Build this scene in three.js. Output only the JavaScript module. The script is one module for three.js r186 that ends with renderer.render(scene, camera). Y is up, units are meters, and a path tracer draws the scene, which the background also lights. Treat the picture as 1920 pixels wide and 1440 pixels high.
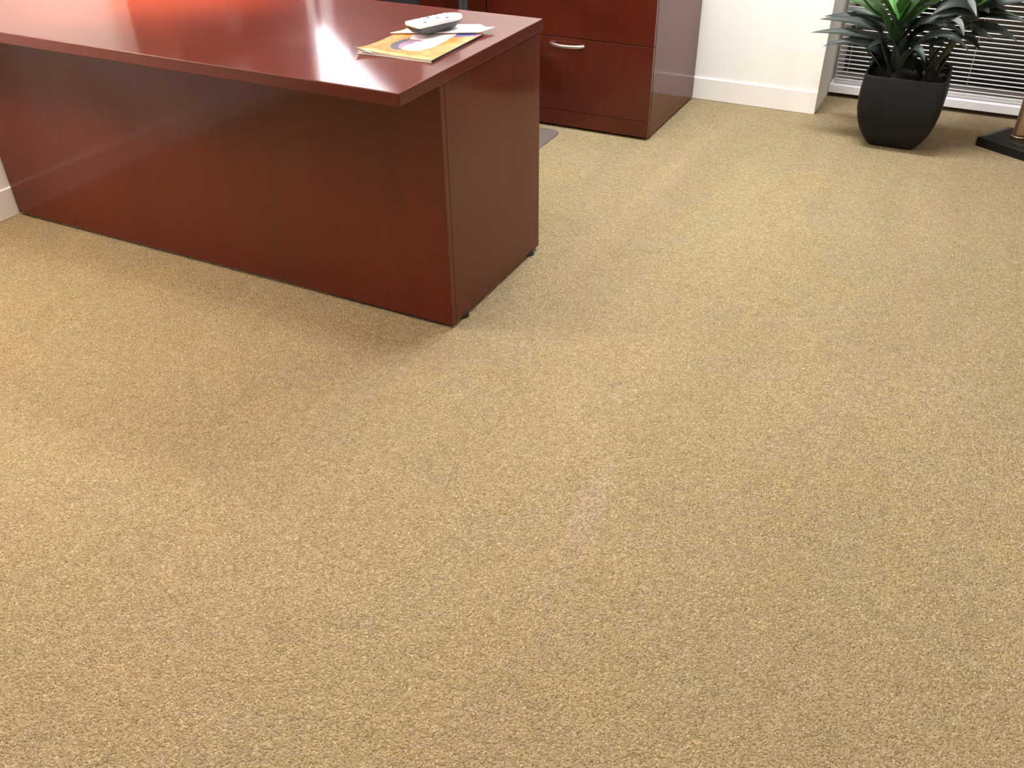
import * as THREE from 'three';
import { RoundedBoxGeometry } from 'three/addons/geometries/RoundedBoxGeometry.js';
import { mergeGeometries } from 'three/addons/utils/BufferGeometryUtils.js';
import { RectAreaLightUniformsLib } from 'three/addons/lights/RectAreaLightUniformsLib.js';

// ------------------------------------------------------------------ camera, exposure, lights
RectAreaLightUniformsLib.init();
const scene = new THREE.Scene();
scene.background = new THREE.Color(0x020203);              // night outside the window
const camera = new THREE.PerspectiveCamera(2 * Math.atan(720 / 1685) * 180 / Math.PI, 1920 / 1440, 0.05, 60);
camera.position.set(0, 1.3715, 0);
camera.rotation.set(-0.6130167, 0.47611, -0.0134423, 'YXZ');
const renderer = new THREE.WebGLRenderer({ antialias: true });
renderer.toneMapping = THREE.LinearToneMapping;
renderer.toneMappingExposure = 1.27;
renderer.shadowMap.enabled = true;
renderer.shadowMap.type = THREE.PCFSoftShadowMap;
const CEIL = 2.62;
// ceiling fixtures: [x, z, width in x, width in z, radiance, colour]
const TROFFERS = [
  [-1.35, -1.72, 1.2, 0.3, 17.5, [1, 0.97, 0.91]],
  [-0.85, -3.38, 1.2, 0.3, 65, [0.97, 1, 1]],
  [1.15, -1.72, 1.2, 0.3, 8, [1, 0.98, 0.92]],
  [-2.3, -0.8, 0.6, 0.6, 18, [1, 0.88, 0.77]],
  [1.3, -0.2, 1.2, 0.3, 15, [1, 0.89, 0.78]],
];
const DOWNLIGHT = { at: [-2.5, -2.4], power: 88, color: [1, 0.82, 0.64], angle: 0.38 };

// ------------------------------------------------------------------ helpers
function rng(seed) { let s = seed >>> 0; return () => { s = (s + 0x6D2B79F5) | 0; let t = Math.imul(s ^ (s >>> 15), 1 | s); t = (t + Math.imul(t ^ (t >>> 7), 61 | t)) ^ t; return ((t ^ (t >>> 14)) >>> 0) / 4294967296; }; }
const taken = {};
function numbered(name) { const n = taken[name] = (taken[name] ?? -1) + 1; return n ? `${name}_${String(n).padStart(3, '0')}` : name; }
function finish(m) { m.castShadow = true; m.receiveShadow = true; return m; }
function part(name, geo, mat, parent, label) {
  const k = parent.userData.names ??= {}; const n = k[name] = (k[name] ?? -1) + 1;
  const m = finish(new THREE.Mesh(geo, mat)); m.name = n ? `${name}_${String(n).padStart(3, '0')}` : name;
  if (label) m.userData.label = label;
  parent.add(m); return m;
}
function thing(name, label, category, pos = [0, 0, 0], turn = 0, group) {
  const g = new THREE.Group(); g.name = numbered(name); g.position.set(...pos); g.rotation.y = turn;
  g.userData = { label, category }; if (group) g.userData.group = group;
  scene.add(g); return g;
}
function struct(name, geo, mat, label) {
  const m = finish(new THREE.Mesh(geo, mat)); m.name = name; m.userData = { kind: 'structure', label }; scene.add(m); return m;
}
// uv in metres from the dominant direction of each face; grain 'v' runs vertically, 'x' along x
function boxUV(geo, grain = 'v') {
  const g = geo.index ? geo.toNonIndexed() : geo, p = g.attributes.position, uv = new Float32Array(p.count * 2);
  const a = new THREE.Vector3(), b = new THREE.Vector3(), c = new THREE.Vector3(), n = new THREE.Vector3();
  for (let i = 0; i < p.count; i += 3) {
    a.fromBufferAttribute(p, i); b.fromBufferAttribute(p, i + 1); c.fromBufferAttribute(p, i + 2);
    n.crossVectors(b.clone().sub(a), c.clone().sub(a));
    const x = Math.abs(n.x), y = Math.abs(n.y), z = Math.abs(n.z);
    [a, b, c].forEach((q, k) => {
      let u, v;
      if (y >= x && y >= z) { u = q.z; v = q.x; } else if (x >= z) { u = q.z; v = q.y; } else { u = q.x; v = q.y; }
      if (grain === 'x' && !(y >= x && y >= z)) [u, v] = [v, x >= z ? q.z : q.x];
      uv[(i + k) * 2] = u; uv[(i + k) * 2 + 1] = v;
    });
  }
  g.setAttribute('uv', new THREE.BufferAttribute(uv, 2));
  return g;
}
function rbox(x0, x1, y0, y1, z0, z1, r = 0.003, grain = 'v', seg = 2) {
  const g = new RoundedBoxGeometry(x1 - x0, y1 - y0, z1 - z0, seg, Math.min(r, (x1 - x0) / 2.01, (y1 - y0) / 2.01, (z1 - z0) / 2.01));
  g.translate((x0 + x1) / 2, (y0 + y1) / 2, (z0 + z1) / 2);
  return boxUV(g, grain);
}
function box(x0, x1, y0, y1, z0, z1) {
  const g = new THREE.BoxGeometry(x1 - x0, y1 - y0, z1 - z0); g.translate((x0 + x1) / 2, (y0 + y1) / 2, (z0 + z1) / 2); return boxUV(g);
}
function dataTex(w, h, data, srgb, repeat) {
  const t = new THREE.DataTexture(data, w, h, THREE.RGBAFormat); t.wrapS = t.wrapT = THREE.RepeatWrapping;
  t.magFilter = THREE.LinearFilter; t.minFilter = THREE.LinearMipmapLinearFilter; t.generateMipmaps = true;
  if (srgb) t.colorSpace = THREE.SRGBColorSpace; if (repeat) t.repeat.set(...repeat); t.needsUpdate = true; return t;
}
const toS = (x) => 255 * Math.min(1, Math.max(0, x <= 0.0031308 ? 12.92 * x : 1.055 * Math.pow(x, 1 / 2.4) - 0.055));
// periodic value noise
function pnoise(seed, nx, ny) {
  const r = rng(seed), g = new Float32Array(nx * ny).map(() => r());
  return (u, v) => {
    const x = ((u % 1) + 1) % 1 * nx, y = ((v % 1) + 1) % 1 * ny, xi = Math.floor(x), yi = Math.floor(y);
    let fx = x - xi, fy = y - yi; fx = fx * fx * (3 - 2 * fx); fy = fy * fy * (3 - 2 * fy);
    const x0 = xi % nx, x1 = (xi + 1) % nx, y0 = yi % ny, y1 = (yi + 1) % ny;
    return (g[y0 * nx + x0] * (1 - fx) + g[y0 * nx + x1] * fx) * (1 - fy) + (g[y1 * nx + x0] * (1 - fx) + g[y1 * nx + x1] * fx) * fy;
  };
}

// ------------------------------------------------------------------ materials
const CARPET = [0.30, 0.230, 0.122];
function carpetMaterial() {
  const N = 2048, r = rng(11), h = new Float32Array(N * N), tone = new Float32Array(N * N), hue = new Float32Array(N * N);
  for (let k = 0; k < 300000; k++) {                         // tufts: short twisted ends of yarn lying every way
    const cx = r() * N, cy = r() * N, a = r() * Math.PI, L = 2.2 + r() * 2.6, w = 1.4 + r() * 0.8, t = r() + r() - 1, top = 0.35 + 0.65 * r(), hu = r() - 0.5;
    const ca = Math.cos(a), sa = Math.sin(a), R = Math.ceil(L + 1);
    for (let y = -R; y <= R; y++) for (let x = -R; x <= R; x++) {
      const u = (x * ca + y * sa) / L, v = (-x * sa + y * ca) / w, d = u * u + v * v;
      if (d > 1) continue;
      const H = top * (1 - 0.75 * d), i = ((Math.floor(cy) + y + N) % N) * N + ((Math.floor(cx) + x + N) % N);
      if (H > h[i]) { h[i] = H; tone[i] = t; hue[i] = hu; }
    }
  }
  const c = new Uint8Array(N * N * 4), b = new Uint8Array(N * N * 4), n1 = pnoise(3, 46, 46), n2 = pnoise(4, 17, 17), n3 = pnoise(5, 130, 130);
  for (let y = 0; y < N; y++) for (let x = 0; x < N; x++) {
    const i = y * N + x, u = x / N, v = y / N;
    const cl = 0.03 * (n1(u, v) - 0.5) + 0.03 * (n2(u, v) - 0.5) + 0.12 * (n3(u, v) - 0.5);
    const k = 1.0 + 0.5 * tone[i] + (tone[i] > 0.62 ? 0.16 : 0) + cl, q = hue[i] * 0.10 + 0.06 * (n2(v, u) - 0.5);
    c[i * 4] = toS(CARPET[0] * k * (1 + q * 0.5)); c[i * 4 + 1] = toS(CARPET[1] * k); c[i * 4 + 2] = toS(CARPET[2] * k * (1 - q) * (1 + 0.25 * tone[i])); c[i * 4 + 3] = 255;
    b[i * 4] = b[i * 4 + 1] = b[i * 4 + 2] = 255 * h[i]; b[i * 4 + 3] = 255;
  }
  const S = 1 / 1.75;                                        // one tile is 1.75 m
  return new THREE.MeshStandardMaterial({ map: dataTex(N, N, c, true, [S, S]), bumpMap: dataTex(N, N, b, false, [S, S]), bumpScale: 0.0035, roughness: 1, metalness: 0, vertexColors: true });
}
const MAHOGANY = [0.09, 0.0138, 0.0064];
function woodMaterial() {
  const W = 1024, H = 1024, c = new Uint8Array(W * H * 4), b = new Uint8Array(W * H * 4);
  const n1 = pnoise(21, 9, 2), n2 = pnoise(22, 40, 3), n3 = pnoise(23, 220, 10), n4 = pnoise(24, 5, 3), n5 = pnoise(25, 340, 46);
  for (let y = 0; y < H; y++) for (let x = 0; x < W; x++) {
    const i = (y * W + x) * 4, v = y / H, u = x / W + 0.02 * (n4(x / W, v) - 0.5);
    const k = 1 + 0.24 * (n1(u, v) - 0.5) + 0.12 * (n2(u, v) - 0.5) + 0.07 * (n3(u, v) - 0.5) + 0.06 * (n5(u, v) - 0.5), q = 0.16 * (n1(u + 0.37, v) - 0.5) + 0.12 * (n2(u + 0.2, v) - 0.5);
    c[i] = toS(MAHOGANY[0] * k * (1 - 0.3 * q)); c[i + 1] = toS(MAHOGANY[1] * k * (1 + q)); c[i + 2] = toS(MAHOGANY[2] * k * (1 + q)); c[i + 3] = 255;
  }
  return new THREE.MeshPhysicalMaterial({ map: dataTex(W, H, c, true, [1 / 1.3, 1 / 1.3]), roughness: 0.5, specularIntensity: 0.15, clearcoat: 0.66, clearcoatRoughness: 0.1, ior: 1.5 });
}
function paintMaterial(col, seed, amp = 0.00015) {
  const N = 512, b = new Uint8Array(N * N * 4), n1 = pnoise(seed, 120, 120), n2 = pnoise(seed + 1, 250, 250);
  for (let i = 0; i < N * N; i++) { const u = (i % N) / N, v = Math.floor(i / N) / N; b[i * 4] = b[i * 4 + 1] = b[i * 4 + 2] = 255 * (0.6 * n1(u, v) + 0.4 * n2(u, v)); b[i * 4 + 3] = 255; }
  return new THREE.MeshStandardMaterial({ color: new THREE.Color().setRGB(...col), roughness: 0.75, bumpMap: dataTex(N, N, b, false, [1.6, 1.6]), bumpScale: amp });
}
const std = (r, g, b, rough = 0.6, o = {}) => new THREE.MeshPhysicalMaterial({ color: new THREE.Color().setRGB(r, g, b), roughness: rough, ...o });
const M = {
  carpet: carpetMaterial(), wood: woodMaterial(),
  wall: paintMaterial([0.89, 0.88, 0.86], 31), base: paintMaterial([0.86, 0.84, 0.82], 41, 0.0002), ceiling: paintMaterial([0.8, 0.78, 0.74], 51),
  slat: std(0.82, 0.79, 0.77, 0.4), cord: std(0.55, 0.52, 0.5, 0.8), frame: std(0.55, 0.52, 0.53, 0.45), sill: std(0.86, 0.83, 0.87, 0.4),
  glass: new THREE.MeshPhysicalMaterial({ color: 0xffffff, transmission: 1, thickness: 0, roughness: 0.02, ior: 1.5 }),
  nickel: std(0.62, 0.60, 0.56, 0.28, { metalness: 1 }), brass: std(0.42, 0.30, 0.195, 0.5, { metalness: 1 }),
  black: std(0.012, 0.011, 0.012, 0.5), pot: std(0.0075, 0.0068, 0.0072, 0.6, { specularIntensity: 0.5 }), marble: std(0.006, 0.0055, 0.006, 0.35, { specularIntensity: 0.6 }),
  chair: std(0.012, 0.0135, 0.017, 0.6), mat: std(0.155, 0.127, 0.118, 0.35), soil: std(0.028, 0.026, 0.014, 1),
  white: std(0.80, 0.79, 0.77, 0.4), grey: std(0.035, 0.036, 0.040, 0.5), btn: std(0.2, 0.21, 0.23, 0.5), paper: std(0.86, 0.85, 0.86, 0.5),
  edge: std(0.72, 0.66, 0.56, 0.7), stem: std(0.06, 0.065, 0.03, 0.8), lampshade: new THREE.MeshStandardMaterial({ color: 0xffffff, emissive: new THREE.Color(0.97, 0.93, 1.0), emissiveIntensity: 6, roughness: 0.6 }),
};

// ------------------------------------------------------------------ the room
const XL = -3.02, XR = 2.6, ZB = -4.25, ZF = 2.6, WX0 = -0.62, WX1 = 1.9, ZG = -4.68, WH = 2.2;
{
  // carpet, a grid whose vertex colours carry the nap: long vacuum strokes, worn and scuffed patches
  const nx = 270, nz = 350, g = new THREE.PlaneGeometry(XR - XL + 0.2, ZF + 4.9 + 0.2, nx, nz); g.rotateX(-Math.PI / 2); g.translate((XL + XR) / 2, 0, (ZF - 4.9) / 2);
  const p = g.attributes.position, uv = g.attributes.uv, col = new Float32Array(p.count * 3);
  const nA = pnoise(61, 34, 9), nB = pnoise(62, 14, 14), nC = pnoise(63, 70, 40), nD = pnoise(64, 60, 12);
  for (let i = 0; i < p.count; i++) {
    const x = p.getX(i), z = p.getZ(i), u = x / 8 + 0.5, v = z / 10 + 0.5;
    uv.setXY(i, x, z);
    let k = 1 + 0.08 * (nB(u, v) - 0.5) + 0.03 * (nC(u, v) - 0.5);
    if (z < -1) k += 0.11 * (nD(u * 1.6 + 0.03 * nB(v, u), v) - 0.5) * Math.min(1, (-1 - z) / 1.2);
    // pale scuff left of the middle of the floor, seen as bright fibres
    const sx = x + 0.525 - 0.13 * (z + 1.38), sz = (z + 1.38) / 0.16; const s = Math.exp(-(sx * sx) / 0.0009 - sz * sz) * (0.6 + 0.8 * nC(u * 3, v * 5));
    k += 0.09 * s;
    const q = 0.09 * (nA(u, v) - 0.5) + 0.05 * (nB(v, u) - 0.5);
    col[i * 3] = k * (1 + 0.35 * q); col[i * 3 + 1] = k * (1 - 0.15 * q); col[i * 3 + 2] = k * (1 + 0.6 * q + 0.18 * s);
  }
  g.setAttribute('color', new THREE.BufferAttribute(col, 3));
  struct('floor', g, M.carpet, 'speckled beige cut-pile carpet covering the whole office floor');
  const slab = finish(new THREE.Mesh(box(XL - 0.1, XR + 0.1, -0.12, -0.004, -5.0, ZF + 0.1), M.base)); slab.name = 'subfloor'; slab.userData = { kind: 'structure' }; scene.add(slab);
}
struct('ceiling', box(XL - 0.1, XR + 0.1, CEIL, CEIL + 0.1, -5.0, ZF + 0.1), M.ceiling, 'white office ceiling');
struct('wall_left', box(XL - 0.12, XL, -0.1, CEIL, -5.0, ZF + 0.1), M.wall, 'cream wall at the left end of the desk');
struct('wall_right', box(XR, XR + 0.12, -0.1, CEIL, -5.0, ZF + 0.1), M.wall);
struct('wall_front', box(XL, XR, -0.1, CEIL, ZF, ZF + 0.12), M.wall);
struct('wall_back', mergeGeometries([box(XL, WX0, -0.1, CEIL, -4.95, ZB), box(WX1, XR, -0.1, CEIL, -4.95, ZB), box(WX0, WX1, WH, CEIL, -4.95, ZB)]), M.wall, 'bright cream wall between the wooden cabinet and the window');
struct('baseboard_back', rbox(XL + 0.01, WX0 + 0.002, 0.0, 0.10, ZB - 0.002, ZB + 0.007, 0.003), M.base, 'white baseboard under the cream wall beside the window');
struct('baseboard_left', rbox(XL - 0.002, XL + 0.006, 0.0, 0.105, -4.24, ZF, 0.003), M.base, 'white baseboard along the wall at the left of the desk');

// window: frame, panes, bottom strip
{
  const w = new THREE.Group(); w.name = 'window_1'; w.userData = { kind: 'structure', label: 'dark night window behind the open blind' }; scene.add(w);
  const fz0 = ZG - 0.03, fz1 = ZG + 0.03;
  part('window_frame', mergeGeometries([rbox(WX0 + 0.003, WX0 + 0.036, 0.03, WH, fz0, fz1), rbox(WX1 - 0.04, WX1, 0.03, WH, fz0, fz1), rbox(WX0 + 0.036, WX1 - 0.04, 0.03, 0.085, fz0, fz1), rbox(WX0 + 0.036, WX1 - 0.04, WH - 0.05, WH, fz0, fz1), rbox(0.62, 0.66, 0.085, WH - 0.05, fz0, fz1)]), M.frame, w, 'grey metal window frame');
  part('window_pane', box(WX0 + 0.036, 0.62, 0.085, WH - 0.05, ZG - 0.003, ZG + 0.003), M.glass, w);
  part('window_pane', box(0.66, WX1 - 0.04, 0.085, WH - 0.05, ZG - 0.003, ZG + 0.003), M.glass, w);
  part('window_sill', rbox(WX0 + 0.002, WX1, 0.02, 0.058, ZG + 0.03, -4.544, 0.003), M.sill, w, 'white strip just above the carpet');
  part('sill_support', box(WX0, WX1, -0.01, 0.03, -4.95, ZG + 0.045), M.black, w);
}
// horizontal blind
{
  const b = thing('window_blind', 'open horizontal slat blind over the dark window behind the plant', 'blind', [0.63, 0, -4.585]);
  const x0 = WX0 + 0.02 - 0.63, x1 = WX1 - 0.02 - 0.63, half = 0.0125, prof = [];
  for (let i = 0; i <= 6; i++) { const s = i / 3 - 1; prof.push([s * half, 0.0022 * (1 - s * s)]); }
  const sh = new THREE.Shape(); prof.forEach(([x, y], i) => (i ? sh.lineTo(x, y) : sh.moveTo(x, y)));
  for (let i = 6; i >= 0; i--) sh.lineTo(prof[i][0], prof[i][1] - 0.0009);
  const slat = new THREE.ExtrudeGeometry(sh, { depth: x1 - x0, bevelEnabled: false }); slat.rotateY(Math.PI / 2); slat.translate(x0, 0, 0);
  part('bottom_rail', rbox(x0, x1, 0.060, 0.071, -0.014, 0.014, 0.003), M.frame, b, 'grey bottom rail');
  const r = rng(7);
  for (let k = 0; k < 3; k++) { const s = part('slat', slat, M.slat, b); s.position.y = 0.0735 + k * 0.003; }
  for (let y = 0.092; y < WH - 0.08; y += 0.0194) { const s = part('slat', slat, M.slat, b); s.position.y = y; s.rotation.x = -0.13 + 0.04 * (r() - 0.5); }
  part('head_rail', rbox(x0, x1, WH - 0.06, WH - 0.02, -0.02, 0.02), M.slat, b);
  for (const x of [-0.03, 1.45, -0.55]) { const c = new THREE.CylinderGeometry(0.0008, 0.0008, WH - 0.1, 5); c.translate(x - 0.63, WH / 2, 0.0135); part('cord', c, M.cord, b); }
}

// ------------------------------------------------------------------ desk
{
  const d = thing('desk', 'large glossy mahogany desk with a plain front panel against the left wall', 'desk', [-2.09, 0, -2.1]);
  const ox = 2.09, oz = 2.1, X0 = -3.003 + ox, X1 = -1.172 + ox, L = (a) => a;
  part('tabletop', rbox(X0 - 0.014, -1.166 + ox, 0.7045, 0.737, -2.488 + oz, -1.716 + oz, 0.003, 'x', 4), M.wood, d);
  part('front_panel', rbox(X0, X1, 0.012, 0.7025, -1.926 + oz, -1.904 + oz, 0.0015), M.wood, d);
  part('side_panel', rbox(X1 - 0.024, X1, 0.012, 0.7025, -2.482 + oz, -1.9275 + oz, 0.0015), M.wood, d);
  part('side_panel', rbox(X0, X0 + 0.024, 0.012, 0.7025, -2.482 + oz, -1.9275 + oz, 0.0015), M.wood, d);
  part('core', mergeGeometries([box(X0 + 0.03, X1 - 0.02, 0.69, 0.706, -2.46 + oz, -1.93 + oz), box(X1 - 0.03, X1 - 0.004, 0.02, 0.69, -1.935 + oz, -1.92 + oz)]), M.wood, d);
  part('pedestal', rbox(X1 - 0.44, X1 - 0.0245, 0.03, 0.69, -2.47 + oz, -1.95 + oz, 0.002), M.wood, d);
  for (const [x, z] of [[X1 - 0.012, -1.985], [X1 - 0.012, -2.43], [X0 + 0.012, -1.985], [X0 + 0.012, -2.43]]) {
    const g = new THREE.CylinderGeometry(0.017, 0.019, 0.016, 14); g.translate(x, 0.008, z + oz); part('foot', g, M.black, d, 'black glide under the panel');
  }
}

// ------------------------------------------------------------------ cabinets on the back wall
function bowHandle(len, out, r) {
  const pts = []; for (let i = 0; i <= 12; i++) { const s = i / 6 - 1; pts.push(new THREE.Vector3(s * len / 2, 0, out * Math.pow(1 - s * s, 0.6))); }
  const t = new THREE.TubeGeometry(new THREE.CatmullRomCurve3(pts), 28, r, 8); t.scale(1, 1.25, 1);
  const caps = [-1, 1].map((s) => { const g = new THREE.SphereGeometry(r * 1.15, 8, 6); g.translate(s * len / 2, 0, 0.001); return g; });
  return mergeGeometries([t, ...caps].map((g) => g.index ? g.toNonIndexed() : g));
}
function cabinet(name, label, x0, x1, kind) {
  const c = thing(name, label, 'cabinet', [(x0 + x1) / 2, 0, -3.92]);
  const w = (x1 - x0) / 2, zf = 0.30, zb = -0.315;
  part('side_panel', rbox(w - 0.02, w, 0.012, 0.716, zb, zf - 0.002, 0.0012), M.wood, c);
  part('side_panel', rbox(-w, -w + 0.02, 0.012, 0.716, zb, zf - 0.002, 0.0012), M.wood, c);
  part('carcass', rbox(-w + 0.0195, w - 0.0195, 0.03, 0.71, zb, zf - 0.004, 0.001), M.wood, c);
  part('top', rbox(-w, w, 0.717, 0.745, zb, zf + 0.022, 0.003, 'x'), M.wood, c);
  part('plinth', rbox(-w + 0.001, w - 0.001, 0.012, 0.0785, zf, zf + 0.0195, 0.0012), M.wood, c);
  if (kind === 'drawers') for (const [a, b] of [[0.08, 0.3865], [0.389, 0.713]]) {
    const d = part('drawer', rbox(-w + 0.001, w - 0.001, a, b, zf, zf + 0.02, 0.0016), M.wood, c);
    const h = part('handle', bowHandle(0.15, 0.028, 0.0058), M.nickel, d, 'satin metal bow handle'); h.position.set(0, b - 0.028, zf + 0.02);
  } else for (const s of [-1, 1]) {
    const d = part('door', rbox(s < 0 ? -w + 0.001 : 0.001, s < 0 ? -0.001 : w - 0.001, 0.08, 0.713, zf, zf + 0.02, 0.0016), M.wood, c);
    const h = part('handle', bowHandle(0.15, 0.028, 0.0058), M.nickel, d, 'satin metal bow handle'); h.rotation.z = Math.PI / 2; h.position.set(s * 0.05, 0.6, zf + 0.02);
  }
  return c;
}
cabinet('file_cabinet', 'mahogany two-drawer file cabinet with a curved metal pull beside the cream wall', -1.957, -1.19, 'drawers');
cabinet('storage_cabinet', 'dark mahogany credenza behind the desk, left of the two-drawer cabinet', -3.0, -1.9605, 'doors');
{ // tall bookcase on the left wall, mirrored in the desk top
  const b = thing('bookcase', 'tall mahogany bookcase on the left wall behind the desk, seen as a reflection', 'bookcase', [-2.91, 0, -3.0435]);
  part('carcass', mergeGeometries([rbox(-0.108, 0.1, 0.01, 1.9, 0.389, 0.413), rbox(-0.108, 0.1, 0.01, 1.9, -0.413, -0.389), rbox(-0.108, -0.09, 0.01, 1.9, -0.389, 0.389), rbox(-0.09, 0.1, 1.875, 1.9, -0.389, 0.389)]), M.wood, b);
  for (const y of [0.05, 0.42, 0.79, 1.16, 1.52]) part('shelf', rbox(-0.09, 0.098, y, y + 0.024, -0.389, 0.389), M.wood, b);
}

{
  const h = thing('hutch', 'narrow mahogany hutch standing on the credenza in the back left corner, seen as a reflection', 'cabinet', [-2.855, 0.7455, -4.07]);
  part('carcass', rbox(-0.145, 0.145, 0, 1.2, -0.165, 0.15, 0.002), M.wood, h); part('door', rbox(-0.143, 0.143, 0.004, 1.196, 0.151, 0.171, 0.002), M.wood, h);
}
// ------------------------------------------------------------------ chair mat and chair
{
  const s = new THREE.Shape(), x0 = -0.46, x1 = 0.46, y0 = -0.555, y1 = 0.555, r = 0.05;
  s.moveTo(x0 + r, y0); s.lineTo(x1 - r, y0); s.quadraticCurveTo(x1, y0, x1, y0 + r); s.lineTo(x1, y1 - r); s.quadraticCurveTo(x1, y1, x1 - r, y1); s.lineTo(x0 + r, y1); s.quadraticCurveTo(x0, y1, x0, y1 - r); s.lineTo(x0, y0 + r); s.quadraticCurveTo(x0, y0, x0 + r, y0);
  const g = new THREE.ExtrudeGeometry(s, { depth: 0.003, bevelEnabled: true, bevelSize: 0.002, bevelThickness: 0.001, bevelSegments: 2 }); g.rotateX(-Math.PI / 2);
  const m = thing('chair_mat', 'thin smooth grey chair mat with a rounded corner lying behind the desk', 'mat', [-2.03, 0.001, -2.998]);
  part('sheet', g, M.mat, m);
}
{
  const c = thing('office_chair', 'black office chair mostly hidden behind the mahogany desk', 'chair', [-2.045, 0.006, -2.98], 0.35);
  const star = []; for (let k = 0; k < 5; k++) { const a = k / 5 * Math.PI * 2 + 0.3; const g = rbox(0.02, 0.29, 0.055, 0.085, -0.018, 0.018, 0.008); g.rotateY(a); star.push(g);
    const w = new THREE.CylinderGeometry(0.027, 0.027, 0.04, 16); w.rotateX(Math.PI / 2); w.translate(0.275, 0.027, 0); w.rotateY(a); part('caster', w, M.black, c); }
  part('base', mergeGeometries(star), M.chair, c);
  const post = new THREE.CylinderGeometry(0.025, 0.03, 0.34, 16); post.translate(0, 0.25, 0); part('post', post, M.black, c);
  part('seat', rbox(-0.24, 0.24, 0.42, 0.50, -0.22, 0.25, 0.035, 'v', 4), M.chair, c);
  for (const s of [-1, 1]) {
    const pts = [[0.2, 0.44, 0.06], [0.285, 0.45, 0.05], [0.29, 0.56, 0.01], [0.29, 0.66, -0.02]].map(([x, y, z]) => new THREE.Vector3(s * x, y, z));
    part('arm', new THREE.TubeGeometry(new THREE.CatmullRomCurve3(pts), 20, 0.018, 10), M.chair, c);
    part('armrest', rbox(s * 0.29 - 0.035, s * 0.29 + 0.035, 0.66, 0.69, -0.13, 0.13, 0.013, 'v', 3), M.black, c);
  }
  part('back_bracket', rbox(-0.17, 0.07, 0.46, 0.68, -0.262, -0.235, 0.012, 'v', 3), M.chair, c);
  const back = rbox(-0.23, 0.23, 0.68, 1.14, -0.27, -0.2, 0.032, 'v', 4); part('backrest', back, M.chair, c);
}

// ------------------------------------------------------------------ papers and remote on the desk
function coverTexture() {
  const W = 512, H = 660, cv = document.createElement('canvas'); cv.width = W; cv.height = H; const c = cv.getContext('2d'), r = rng(77);
  c.fillStyle = '#bd7828'; c.fillRect(0, 0, W, H);
  for (let k = 0; k < 260; k++) { c.fillStyle = ['#b06a1c', '#cf9038', '#c48028', '#a3611c', '#d8a650'][Math.floor(r() * 5)]; c.globalAlpha = 0.35; c.beginPath(); c.ellipse(r() * W, r() * H, 12 + r() * 40, 8 + r() * 22, r() * 3, 0, 7); c.fill(); }
  c.globalAlpha = 1;
  // foot of the page (canvas bottom) lies nearest to the camera
  c.fillStyle = '#d9b878'; for (let k = 0; k < 26; k++) { c.globalAlpha = 0.5; c.beginPath(); c.ellipse(20 + r() * 470, 610 + r() * 40, 30 + r() * 30, 8 + r() * 10, 0, 0, 7); c.fill(); } c.globalAlpha = 1;
  c.fillStyle = '#47424d'; c.beginPath(); c.ellipse(196, 400, 88, 150, -0.1, 0, 7); c.fill();                // dark rounded shape
  c.fillStyle = '#8f7390'; c.beginPath(); c.ellipse(222, 395, 62, 128, -0.1, 0, 7); c.fill();
  c.fillStyle = '#f3e8ef'; c.beginPath(); c.moveTo(225, 520); c.quadraticCurveTo(200, 440, 232, 400); c.quadraticCurveTo(215, 330, 250, 290); c.lineTo(150, 290); c.lineTo(110, 190); c.lineTo(362, 70); c.lineTo(368, 180); c.quadraticCurveTo(392, 300, 385, 400); c.quadraticCurveTo(360, 500, 300, 530); c.closePath(); c.fill();
  c.fillStyle = '#b08ca6'; c.beginPath(); c.moveTo(130, 300); c.quadraticCurveTo(200, 330, 270, 290); c.quadraticCurveTo(250, 345, 190, 350); c.closePath(); c.fill();
  c.fillStyle = '#c4b4bf'; c.fillRect(300, 328, 36, 9); c.fillRect(318, 352, 24, 8);
  c.fillStyle = '#48488c'; c.beginPath(); c.moveTo(370, 140); c.lineTo(368, 0); c.lineTo(490, 0); c.lineTo(488, 66); c.quadraticCurveTo(430, 90, 370, 140); c.closePath(); c.fill();
  c.fillStyle = '#d8584c'; c.beginPath(); c.moveTo(488, 66); c.lineTo(490, 0); c.lineTo(512, 0); c.lineTo(512, 110); c.closePath(); c.fill();
  const t = new THREE.CanvasTexture(cv); t.colorSpace = THREE.SRGBColorSpace; return t;
}
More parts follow.
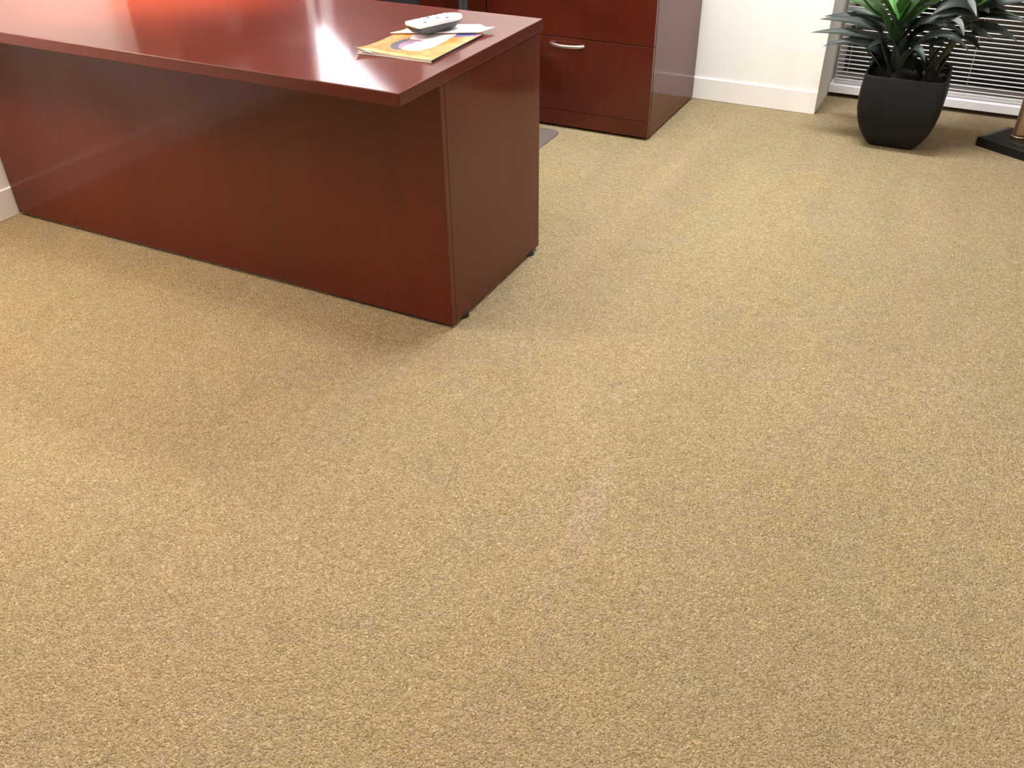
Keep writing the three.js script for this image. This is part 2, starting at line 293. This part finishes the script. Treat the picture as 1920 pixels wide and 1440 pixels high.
// a gently warped sheet block: corners a..d (near-left, near-right, far-right, far-left), height field, thickness
function sheet(w, l, lift, thick, n = 14) {
  const g = new THREE.BoxGeometry(w, thick, l, n, 1, n), p = g.attributes.position;
  for (let i = 0; i < p.count; i++) p.setY(i, p.getY(i) + thick / 2 + lift(p.getX(i) / w + 0.5, p.getZ(i) / l + 0.5));
  g.computeVertexNormals(); return g;
}
{
  const cover = new THREE.MeshPhysicalMaterial({ map: coverTexture(), roughness: 0.45, clearcoat: 0.6, clearcoatRoughness: 0.2 });
  const m = thing('magazine', 'magazine with an orange illustrated cover lying near the corner of the desk', 'magazine', [-1.338, 0.7371, -2.096], 0.02);
  const W = 0.222, L = 0.28;
  const lift = (u, v) => 0.0035 * Math.max(0, v - 0.82) / 0.18 * (1 - u) * (1 - u) * 2 + 0.0012 * Math.sin(v * 9 + u * 4) * (u < 0.9 ? 1 : 0.2) + 0.0012;
  const under = (u, v) => 0.0004 * Math.sin(u * 8 + v * 5) + 0.0005;
  part('back_cover', sheet(W, L, under, 0.0008), M.paper, m);
  const pg = sheet(W - 0.004, L - 0.003, (u, v) => under(u, v) + 0.001 + 0.5 * lift(u, v), 0.0032); part('page_block', pg, M.edge, m, 'cream page edges');
  part('front_cover', sheet(W, L, (u, v) => lift(u, v) + 0.0048, 0.0007), [M.paper, M.paper, cover, M.paper, M.paper, M.paper], m, 'orange cover with a dark rounded shape and a pale shape');
  const sp = rbox(W / 2 - 0.0015, W / 2 + 0.0006, 0.0006, 0.0062, -L / 2, L / 2 - 0.002, 0.0008); part('spine', sp, M.black, m, 'dark folded spine');
  // curled corner of loose pages at the near left
  const curl = sheet(0.05, 0.03, (u, v) => 0.011 * (1 - u) * v * v + 0.0065, 0.0006, 6); curl.translate(-W / 2 + 0.022, 0, L / 2 - 0.012); part('curled_page', curl, M.paper, m);
  const n = thing('paper_booklet', 'blank white booklet lying on the orange magazine under the remote control', 'booklet', [-1.345, 0.7456, -2.222], 0);
  const poly = [[-0.112, 0.093], [0.110, -0.013], [0.121, -0.074], [0.097, -0.067], [0.068, -0.088], [-0.055, -0.028]];
  const leafGeo = (k, th, dx) => { const sh = new THREE.Shape(); poly.forEach(([x, z], i) => (i ? sh.lineTo(x * k + dx, -z * k) : sh.moveTo(x * k + dx, -z * k))); const g = new THREE.ExtrudeGeometry(sh, { depth: th, bevelEnabled: true, bevelSize: 0.0004, bevelThickness: 0.0003, bevelSegments: 1 }); g.rotateX(-Math.PI / 2); return g; };
  const a = part('page_block', leafGeo(0.985, 0.0012, -0.001), M.paper, n); a.position.y = 0.0004;
  const c = part('cover', leafGeo(1, 0.0006, 0), M.paper, n); c.position.y = 0.0022; c.rotation.z = 0.003;
}
{
  const turn = -Math.atan2(0.36, 0.93);
  const t = thing('remote_control', 'white remote control with a dark grey underside lying on the white booklet', 'remote', [-1.350, 0.7508, -2.194], turn);
  // outline: square near end, rounded far end (local -z is the far end)
  function outline(w, l0, l1, r0) {
    const s = new THREE.Shape(); s.moveTo(-w + r0, -l0); s.lineTo(w - r0, -l0); s.quadraticCurveTo(w, -l0, w, -l0 + r0); s.lineTo(w * 0.97, l1 * 0.42);
    s.bezierCurveTo(w * 0.95, l1 * 0.8, w * 0.62, l1, 0, l1); s.bezierCurveTo(-w * 0.62, l1, -w * 0.95, l1 * 0.8, -w * 0.97, l1 * 0.42); s.lineTo(-w, -l0 + r0); s.quadraticCurveTo(-w, -l0, -w + r0, -l0); return s;
  }
  // underside hull: loft of shrinking outlines
  const rings = [[0.017, 0.057, 0.043, 0.000], [0.024, 0.068, 0.063, 0.004], [0.030, 0.077, 0.079, 0.013], [0.0325, 0.081, 0.084, 0.022]], pos = [], idx = []; let cnt = 0;
  rings.forEach(([w, l0, l1, y]) => { const q = outline(w, l0, l1, 0.008).getSpacedPoints(60); cnt = q.length; q.forEach((v) => pos.push(v.x, y, -v.y)); });
  for (let k = 0; k < rings.length - 1; k++) for (let i = 0; i < cnt - 1; i++) { const a = k * cnt + i, b = a + 1, c = a + cnt, d = b + cnt; idx.push(a, b, c, b, d, c); }
  const cb = pos.length / 3; pos.push(0, 0, 0); for (let i = 0; i < cnt - 1; i++) idx.push(cb, i + 1, i);
  const hull = new THREE.BufferGeometry(); hull.setAttribute('position', new THREE.Float32BufferAttribute(pos, 3)); hull.setIndex(idx); hull.computeVertexNormals();
  part('underside', hull, M.grey, t, 'dark grey curved underside');
  const top = new THREE.ExtrudeGeometry(outline(0.0315, 0.080, 0.083, 0.008), { depth: 0.004, bevelEnabled: true, bevelSize: 0.0022, bevelThickness: 0.0025, bevelSegments: 3, curveSegments: 16 });
  top.rotateX(-Math.PI / 2); top.translate(0, 0.0245, 0); part('face', top, M.white, t, 'white top shell');
  const gb = new THREE.SphereGeometry(0.0058, 10, 6); gb.scale(1, 0.7, 1);
  for (let i = 0; i < 6; i++) for (let j = -1; j <= 1; j++) { const b = part('button', gb, (i * 3 + j + 7) % 4 === 0 ? M.btn : M.white, t); b.position.set(j * 0.018, 0.0312, 0.05 - i * 0.019); }
}

// ------------------------------------------------------------------ potted plant
{
  const t = thing('potted_plant', 'dark green spiky-leaved plant in a black square tapered pot in front of the blind', 'plant', [-0.25, 0, -4.045]);
  // pot: rounded-square loft, outside and inside
  const prof = [[0.0, 0.088], [0.012, 0.098], [0.04, 0.118], [0.075, 0.1365], [0.115, 0.150], [0.16, 0.159], [0.2, 0.1615], [0.24, 0.1605], [0.28, 0.157], [0.296, 0.155], [0.2975, 0.1535], [0.2975, 0.148], [0.294, 0.1465], [0.23, 0.148]];
  const sq = (h, n = 72) => { const o = []; for (let i = 0; i < n; i++) { const a = i / n * Math.PI * 2, c = Math.cos(a), s = Math.sin(a), e = 2 / 9; o.push([Math.sign(c) * Math.pow(Math.abs(c), e) * h, Math.sign(s) * Math.pow(Math.abs(s), e) * h]); } return o; };
  const pos = [], idx = [], n = 72; prof.forEach(([y, h]) => sq(h).forEach(([x, z]) => pos.push(x, y, z)));
  for (let k = 0; k < prof.length - 1; k++) for (let i = 0; i < n; i++) { const a = k * n + i, b = k * n + (i + 1) % n, c = a + n, d = b + n; idx.push(a, c, b, b, c, d); }
  const c0 = pos.length / 3; pos.push(0, 0, 0); for (let i = 0; i < n; i++) idx.push(c0, i, (i + 1) % n);
  const g = new THREE.BufferGeometry(); g.setAttribute('position', new THREE.Float32BufferAttribute(pos, 3)); g.setIndex(idx); g.computeVertexNormals();
  part('pot', g, M.pot, t, 'black matte square pot with bulging sides');
  { // mossy fill
    const r = rng(5), sg = new THREE.PlaneGeometry(0.289, 0.289, 40, 40); sg.rotateX(-Math.PI / 2); const p = sg.attributes.position; for (let i = 0; i < p.count; i++) p.setY(i, 0.25 + 0.014 * r()); sg.computeVertexNormals();
    part('soil', sg, M.soil, t, 'dark mossy fill');
  }
  const leafMat = (a, rough, coat) => new THREE.MeshPhysicalMaterial({ color: new THREE.Color().setRGB(...a), roughness: rough, clearcoat: coat, clearcoatRoughness: 0.35, side: THREE.DoubleSide });
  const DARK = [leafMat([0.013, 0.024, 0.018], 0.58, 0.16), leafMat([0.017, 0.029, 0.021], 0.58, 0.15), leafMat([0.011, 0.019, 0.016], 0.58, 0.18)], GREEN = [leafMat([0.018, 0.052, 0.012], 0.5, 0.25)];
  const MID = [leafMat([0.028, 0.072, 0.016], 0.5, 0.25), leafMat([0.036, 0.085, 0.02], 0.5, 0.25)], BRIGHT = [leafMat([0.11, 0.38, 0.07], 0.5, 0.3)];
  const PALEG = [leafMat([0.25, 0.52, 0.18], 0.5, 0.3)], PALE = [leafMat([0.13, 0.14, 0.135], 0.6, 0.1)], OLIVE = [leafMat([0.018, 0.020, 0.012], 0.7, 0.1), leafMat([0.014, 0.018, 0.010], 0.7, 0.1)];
  // blade along a quadratic curve, folded along its midrib, closed and about 2 mm thick
  function blade(A, B, C, w, up, fold = 0.28) {
    const curve = new THREE.QuadraticBezierCurve3(A, B, C), S = 14, K = 4, P = [], I = [];
    const W = (s) => w * (0.42 + 0.58 * Math.min(1, s / 0.42) ** 0.8) * Math.pow(Math.max(0, 1 - Math.max(0, s - 0.42) / 0.58), 0.75) + 0.0006;
    for (let side = 0; side < 2; side++) for (let i = 0; i <= S; i++) {
      const s = i / S, p = curve.getPoint(s), T = curve.getTangent(s), X = new THREE.Vector3().crossVectors(T, up).normalize(), Nn = new THREE.Vector3().crossVectors(X, T).normalize(), hw = W(s) / 2;
      for (let k = 0; k <= K; k++) { const q = k / (K / 2) - 1, th = 0.0011 * (1 - Math.abs(q) * 0.8) * (1 - 0.7 * s);
        P.push(...p.clone().addScaledVector(X, q * hw).addScaledVector(Nn, Math.abs(q) * Math.abs(q) * hw * fold * 2 + (side ? -th : th)).toArray()); }
    }
    const R = (K + 1) * (S + 1);
    for (let i = 0; i < S; i++) for (let k = 0; k < K; k++) { const a = i * (K + 1) + k, b = a + 1, c = a + K + 1, d = c + 1; I.push(a, b, c, b, d, c, R + a, R + c, R + b, R + b, R + c, R + d); }
    const e = (a, b) => I.push(a, R + a, b, b, R + a, R + b);
    for (let i = 0; i < S; i++) { e(i * (K + 1), (i + 1) * (K + 1)); e((i + 1) * (K + 1) + K, i * (K + 1) + K); }
    const g = new THREE.BufferGeometry(); g.setAttribute('position', new THREE.Float32BufferAttribute(P, 3)); g.setIndex(I); g.computeVertexNormals(); return g;
  }
  const V = (x, y, z) => new THREE.Vector3(x, y, z);
  const ORIG = V(-0.25, 0, -4.045);
  function leaf(A, B, C, w, mat, axis, fold) { part('leaf', blade(A.clone().sub(ORIG), B.clone().sub(ORIG), C.clone().sub(ORIG), w, axis, fold), mat, t); }
  // a rosette: centre, stem foot, list of whorls [count, elevation, length, width, droop, material set, phase, height along the stem]
  const r = rng(42);
  function rosette(c, foot, whorls) {
    const pts = [foot, foot.clone().lerp(c, 0.5).add(V(0.008, 0, 0)), c].map((v) => v.clone().sub(ORIG));
    part('stem', new THREE.TubeGeometry(new THREE.CatmullRomCurve3(pts), 10, 0.014, 8), M.stem, t);
    const axis = c.clone().sub(foot).normalize();
    for (const [n, el, len, w, droop, set, ph, h] of whorls) for (let k = 0; k < n; k++) {
      const a = ph + k / n * Math.PI * 2 + (r() - 0.5) * 0.35, e = el + (r() - 0.5) * 0.2, l = len * (0.88 + 0.24 * r()), base = c.clone().addScaledVector(axis, -h);
      const out = V(Math.cos(a), 0, Math.sin(a)), d = out.clone().multiplyScalar(Math.cos(e)).addScaledVector(V(0, 1, 0), Math.sin(e));
      const A = base.clone().addScaledVector(out, 0.008), B = A.clone().addScaledVector(d, l * 0.55), C = A.clone().addScaledVector(d, l).addScaledVector(V(0, -1, 0), droop * l);
      if (C.z < -4.53) C.z = -4.53; if (B.z < -4.5) B.z = -4.5;
      leaf(A, B, C, w, set[Math.floor(r() * set.length)], V(0, 1, 0).addScaledVector(out, -0.4).normalize());
    }
  }
  // leaves that can be told apart: base, control point, tip, width
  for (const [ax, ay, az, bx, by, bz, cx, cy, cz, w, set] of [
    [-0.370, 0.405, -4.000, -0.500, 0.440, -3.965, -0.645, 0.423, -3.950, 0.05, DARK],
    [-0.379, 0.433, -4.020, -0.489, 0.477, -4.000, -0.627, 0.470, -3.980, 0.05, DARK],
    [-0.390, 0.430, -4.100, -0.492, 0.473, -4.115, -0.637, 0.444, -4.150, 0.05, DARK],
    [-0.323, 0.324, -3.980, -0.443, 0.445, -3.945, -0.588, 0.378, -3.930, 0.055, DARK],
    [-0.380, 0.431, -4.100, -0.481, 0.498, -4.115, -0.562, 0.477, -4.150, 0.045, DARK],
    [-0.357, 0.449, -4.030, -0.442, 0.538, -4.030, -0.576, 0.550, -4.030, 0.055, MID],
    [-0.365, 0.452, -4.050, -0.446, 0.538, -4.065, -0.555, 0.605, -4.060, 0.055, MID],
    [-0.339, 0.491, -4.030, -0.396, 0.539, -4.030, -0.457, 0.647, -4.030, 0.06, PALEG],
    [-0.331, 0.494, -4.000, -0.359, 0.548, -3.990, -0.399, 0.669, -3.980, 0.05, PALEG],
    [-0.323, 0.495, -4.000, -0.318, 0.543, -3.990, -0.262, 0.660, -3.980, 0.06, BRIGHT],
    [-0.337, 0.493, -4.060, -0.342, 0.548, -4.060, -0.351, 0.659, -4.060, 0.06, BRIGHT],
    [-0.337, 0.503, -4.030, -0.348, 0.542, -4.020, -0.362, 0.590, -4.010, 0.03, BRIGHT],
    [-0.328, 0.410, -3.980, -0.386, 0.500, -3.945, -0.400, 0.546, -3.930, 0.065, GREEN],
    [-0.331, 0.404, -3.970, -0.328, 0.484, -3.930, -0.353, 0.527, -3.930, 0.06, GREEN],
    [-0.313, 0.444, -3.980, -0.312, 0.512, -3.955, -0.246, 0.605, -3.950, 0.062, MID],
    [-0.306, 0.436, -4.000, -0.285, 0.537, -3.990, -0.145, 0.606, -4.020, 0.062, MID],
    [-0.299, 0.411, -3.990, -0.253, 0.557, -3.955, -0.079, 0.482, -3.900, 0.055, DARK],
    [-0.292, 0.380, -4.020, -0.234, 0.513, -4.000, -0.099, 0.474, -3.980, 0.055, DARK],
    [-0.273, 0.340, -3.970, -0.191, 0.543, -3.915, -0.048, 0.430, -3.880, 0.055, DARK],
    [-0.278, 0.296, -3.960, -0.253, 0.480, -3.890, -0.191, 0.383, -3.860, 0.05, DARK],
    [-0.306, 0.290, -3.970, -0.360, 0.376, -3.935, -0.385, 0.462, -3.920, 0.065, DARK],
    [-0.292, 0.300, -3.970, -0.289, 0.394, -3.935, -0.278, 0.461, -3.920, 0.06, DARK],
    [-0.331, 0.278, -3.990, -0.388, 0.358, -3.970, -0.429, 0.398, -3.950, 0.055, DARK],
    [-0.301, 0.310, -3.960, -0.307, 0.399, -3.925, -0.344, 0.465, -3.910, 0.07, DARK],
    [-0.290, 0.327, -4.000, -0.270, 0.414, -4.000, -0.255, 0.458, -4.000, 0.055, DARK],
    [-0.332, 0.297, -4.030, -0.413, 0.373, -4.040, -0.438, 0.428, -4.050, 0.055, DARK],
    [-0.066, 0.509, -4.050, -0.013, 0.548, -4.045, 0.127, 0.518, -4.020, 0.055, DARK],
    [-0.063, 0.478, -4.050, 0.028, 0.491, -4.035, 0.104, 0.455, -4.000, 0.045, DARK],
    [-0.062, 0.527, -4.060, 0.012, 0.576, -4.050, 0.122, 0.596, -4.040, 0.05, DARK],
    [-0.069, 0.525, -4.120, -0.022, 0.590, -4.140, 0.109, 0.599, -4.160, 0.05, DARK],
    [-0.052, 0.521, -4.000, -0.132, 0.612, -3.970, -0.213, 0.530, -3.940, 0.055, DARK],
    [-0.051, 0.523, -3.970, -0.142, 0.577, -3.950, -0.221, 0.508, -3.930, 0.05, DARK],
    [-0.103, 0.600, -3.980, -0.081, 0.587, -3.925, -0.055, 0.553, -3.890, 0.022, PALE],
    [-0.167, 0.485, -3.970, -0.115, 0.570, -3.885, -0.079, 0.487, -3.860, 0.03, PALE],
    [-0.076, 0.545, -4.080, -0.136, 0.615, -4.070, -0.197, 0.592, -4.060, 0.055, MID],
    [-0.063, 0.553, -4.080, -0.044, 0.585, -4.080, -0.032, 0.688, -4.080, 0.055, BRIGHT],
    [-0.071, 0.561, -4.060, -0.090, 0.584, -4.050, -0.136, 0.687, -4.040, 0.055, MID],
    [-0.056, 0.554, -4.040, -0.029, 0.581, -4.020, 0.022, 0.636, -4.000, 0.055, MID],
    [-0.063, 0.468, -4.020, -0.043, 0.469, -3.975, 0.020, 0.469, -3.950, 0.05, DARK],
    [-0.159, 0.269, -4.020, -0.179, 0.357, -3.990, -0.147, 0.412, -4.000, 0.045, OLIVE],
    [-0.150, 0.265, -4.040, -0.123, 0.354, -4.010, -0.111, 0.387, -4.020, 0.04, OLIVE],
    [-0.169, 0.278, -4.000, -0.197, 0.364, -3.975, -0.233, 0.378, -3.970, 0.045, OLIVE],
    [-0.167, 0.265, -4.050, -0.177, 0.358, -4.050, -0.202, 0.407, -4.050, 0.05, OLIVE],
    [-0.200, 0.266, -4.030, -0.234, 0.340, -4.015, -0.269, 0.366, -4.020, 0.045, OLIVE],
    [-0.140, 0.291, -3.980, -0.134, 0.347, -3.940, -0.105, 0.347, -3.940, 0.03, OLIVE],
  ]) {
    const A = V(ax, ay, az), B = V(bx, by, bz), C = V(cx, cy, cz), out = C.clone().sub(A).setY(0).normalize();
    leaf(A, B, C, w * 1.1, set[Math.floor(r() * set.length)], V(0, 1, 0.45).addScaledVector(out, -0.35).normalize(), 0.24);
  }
  // main crown, left
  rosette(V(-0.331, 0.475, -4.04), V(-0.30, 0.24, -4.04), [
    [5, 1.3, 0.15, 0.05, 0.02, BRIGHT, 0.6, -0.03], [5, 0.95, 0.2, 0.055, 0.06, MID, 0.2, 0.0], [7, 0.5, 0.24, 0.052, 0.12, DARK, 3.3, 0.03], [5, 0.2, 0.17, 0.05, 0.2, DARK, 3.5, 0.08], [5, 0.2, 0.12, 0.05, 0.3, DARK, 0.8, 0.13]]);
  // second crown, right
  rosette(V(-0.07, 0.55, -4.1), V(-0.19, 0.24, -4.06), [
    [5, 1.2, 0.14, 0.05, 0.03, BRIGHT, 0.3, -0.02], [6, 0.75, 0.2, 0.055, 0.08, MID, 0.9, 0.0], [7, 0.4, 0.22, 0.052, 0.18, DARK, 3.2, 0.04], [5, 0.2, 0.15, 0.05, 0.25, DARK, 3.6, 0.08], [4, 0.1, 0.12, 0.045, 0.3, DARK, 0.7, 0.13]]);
}

// ------------------------------------------------------------------ floor lamp with black square base (right edge)
{
  const t = thing('floor_lamp', 'brass pole floor lamp on a black square base at the right edge', 'lamp', [0.2196, 0, -4.174], Math.atan2(-0.508, 0.861));
  const ring = (y, h) => [[-h, y, -h], [h, y, -h], [h, y, h], [-h, y, h]], lv = [[0.0, 0.109], [0.003, 0.111], [0.035, 0.111], [0.038, 0.109], [0.046, 0.080], [0.048, 0.078]], pos = [], idx = [];
  lv.forEach(([y, h]) => ring(y, h).forEach((p) => pos.push(...p)));
  for (let k = 0; k < lv.length - 1; k++) for (let i = 0; i < 4; i++) { const a = k * 4 + i, b = k * 4 + (i + 1) % 4; idx.push(a, a + 4, b, b, a + 4, b + 4); }
  const e = (lv.length - 1) * 4; idx.push(e, e + 2, e + 1, e, e + 3, e + 2, 0, 1, 2, 0, 2, 3);
  let g = new THREE.BufferGeometry(); g.setAttribute('position', new THREE.Float32BufferAttribute(pos, 3)); g.setIndex(idx); g = g.toNonIndexed(); g.computeVertexNormals();
  part('base', g, M.marble, t, 'black square base with a bevelled rim');
  part('collar', new THREE.LatheGeometry([[0.0, 0.048], [0.031, 0.048], [0.032, 0.051], [0.030, 0.055], [0.027, 0.056], [0.0, 0.056]].map(([x, y]) => new THREE.Vector2(x, y)), 28), M.brass, t);
  const pole = new THREE.CylinderGeometry(0.027, 0.027, 1.45, 24); pole.translate(0, 0.785, 0); part('pole', pole, M.brass, t, 'brass pole');
  part('shade', new THREE.LatheGeometry([[0.2, 1.4], [0.14, 1.72], [0.137, 1.72], [0.197, 1.4], [0.2, 1.4]].map(([x, y]) => new THREE.Vector2(x, y)), 32), M.slat, t);
}
// uplighter behind the desk, outside the frame: its glowing cone is the bright patch mirrored in the desk top
{
  const t = thing('uplight_lamp', 'floor lamp with a glowing white cone shade behind the desk, mirrored in the desk top', 'lamp', [-2.748, 0, -3.452]);
  part('base', new THREE.LatheGeometry([[0, 0], [0.05, 0], [0.05, 0.012], [0.03, 0.022], [0, 0.022]].map(([x, y]) => new THREE.Vector2(x, y)), 24), M.black, t);
  const pole = new THREE.CylinderGeometry(0.011, 0.011, 1.11, 12); pole.translate(0, 0.575, 0); part('pole', pole, M.black, t);
  const cone = new THREE.LatheGeometry([[0.0, 0], [0.026, 0], [0.19, 0.46], [0.186, 0.46], [0.022, 0.005], [0, 0.005]].map(([x, y]) => new THREE.Vector2(x, y)), 36);
  const s = part('shade', cone, M.lampshade, t, 'glowing white cone'); s.position.y = 1.135;
  s.quaternion.setFromAxisAngle(new THREE.Vector3(0.62, 0, 0.785).normalize().negate(), 0.34);
  const l = new THREE.PointLight(new THREE.Color(1, 0.95, 1), 0.6); l.position.set(0.06, 1.62, -0.05); l.castShadow = true; t.add(l);
}

{ // wall lamp on the left wall in front of the desk, outside the frame: the warm light on the left of the carpet and along the desk edge
  const t = thing('wall_lamp', 'warm white glass globe on a short arm on the left wall', 'lamp', [-3.02, 1.36, -1.27]);
  const plate = new THREE.CylinderGeometry(0.05, 0.055, 0.015, 24); plate.rotateZ(-Math.PI / 2); plate.translate(0.0075, 0, 0); part('plate', plate, M.brass, t);
  const arm = new THREE.CylinderGeometry(0.009, 0.009, 0.08, 12); arm.rotateZ(Math.PI / 2); arm.translate(0.05, 0, 0); part('arm', arm, M.brass, t);
  const globe = new THREE.SphereGeometry(0.1, 28, 18); globe.translate(0.18, 0, 0);
  part('globe', globe, new THREE.MeshStandardMaterial({ color: 0xffffff, emissive: new THREE.Color(1, 0.8, 0.62), emissiveIntensity: 11, roughness: 0.4 }), t);
  const l = new THREE.PointLight(new THREE.Color(1, 0.77, 0.62), 3.4); l.position.set(0.18, 0, 0); l.castShadow = true; l.shadow.radius = 5; t.add(l);
}

// ------------------------------------------------------------------ ceiling lights
TROFFERS.forEach(([x, z, w, d, power, col], i) => {
  const where = ['over the desk front', 'near the cream back wall', 'on the right of the room', 'near the left wall in front of the desk', 'behind the photographer on the right'][i];
  const t = thing('ceiling_light', `rectangular ceiling light ${where}`, 'ceiling light', [x, CEIL, z]);
  part('frame', mergeGeometries([box(-w / 2 - 0.03, w / 2 + 0.03, -0.03, 0, -d / 2 - 0.03, -d / 2), box(-w / 2 - 0.03, w / 2 + 0.03, -0.03, 0, d / 2, d / 2 + 0.03), box(-w / 2 - 0.03, -w / 2, -0.03, 0, -d / 2, d / 2), box(w / 2, w / 2 + 0.03, -0.03, 0, -d / 2, d / 2)]), M.base, t);
  const dm = new THREE.MeshStandardMaterial({ color: 0xeeeeee, emissive: new THREE.Color(...col), emissiveIntensity: 1.5, roughness: 0.5 });
  part('diffuser', box(-w / 2, w / 2, -0.02, -0.004, -d / 2, d / 2), dm, t);
  const l = new THREE.RectAreaLight(new THREE.Color().setRGB(...col), power, w, d); l.position.set(0, -0.024, 0); l.rotation.x = -Math.PI / 2; t.add(l);
});
{
  const t = thing('downlight', 'round recessed warm ceiling downlight over the back left of the desk', 'ceiling light', [DOWNLIGHT.at[0], CEIL, DOWNLIGHT.at[1]]);
  part('trim_ring', new THREE.LatheGeometry([[0.06, 0], [0.085, 0], [0.085, -0.006], [0.06, -0.01], [0.06, 0]].map(([x, y]) => new THREE.Vector2(x, y)), 32), M.base, t);
  const bulb = new THREE.CylinderGeometry(0.058, 0.058, 0.006, 24); bulb.translate(0, -0.004, 0);
  part('lens', bulb, new THREE.MeshStandardMaterial({ color: 0xffffff, emissive: new THREE.Color(...DOWNLIGHT.color), emissiveIntensity: 2 }), t);
  const l = new THREE.SpotLight(new THREE.Color().setRGB(...DOWNLIGHT.color), DOWNLIGHT.power, 0, DOWNLIGHT.angle, 1, 2); l.position.set(0, -0.02, 0); l.target.position.set(0, -2, 0); l.castShadow = true; l.shadow.radius = 8; t.add(l, l.target);
}
scene.traverse((o) => { delete o.userData.names; });
renderer.render(scene, camera);
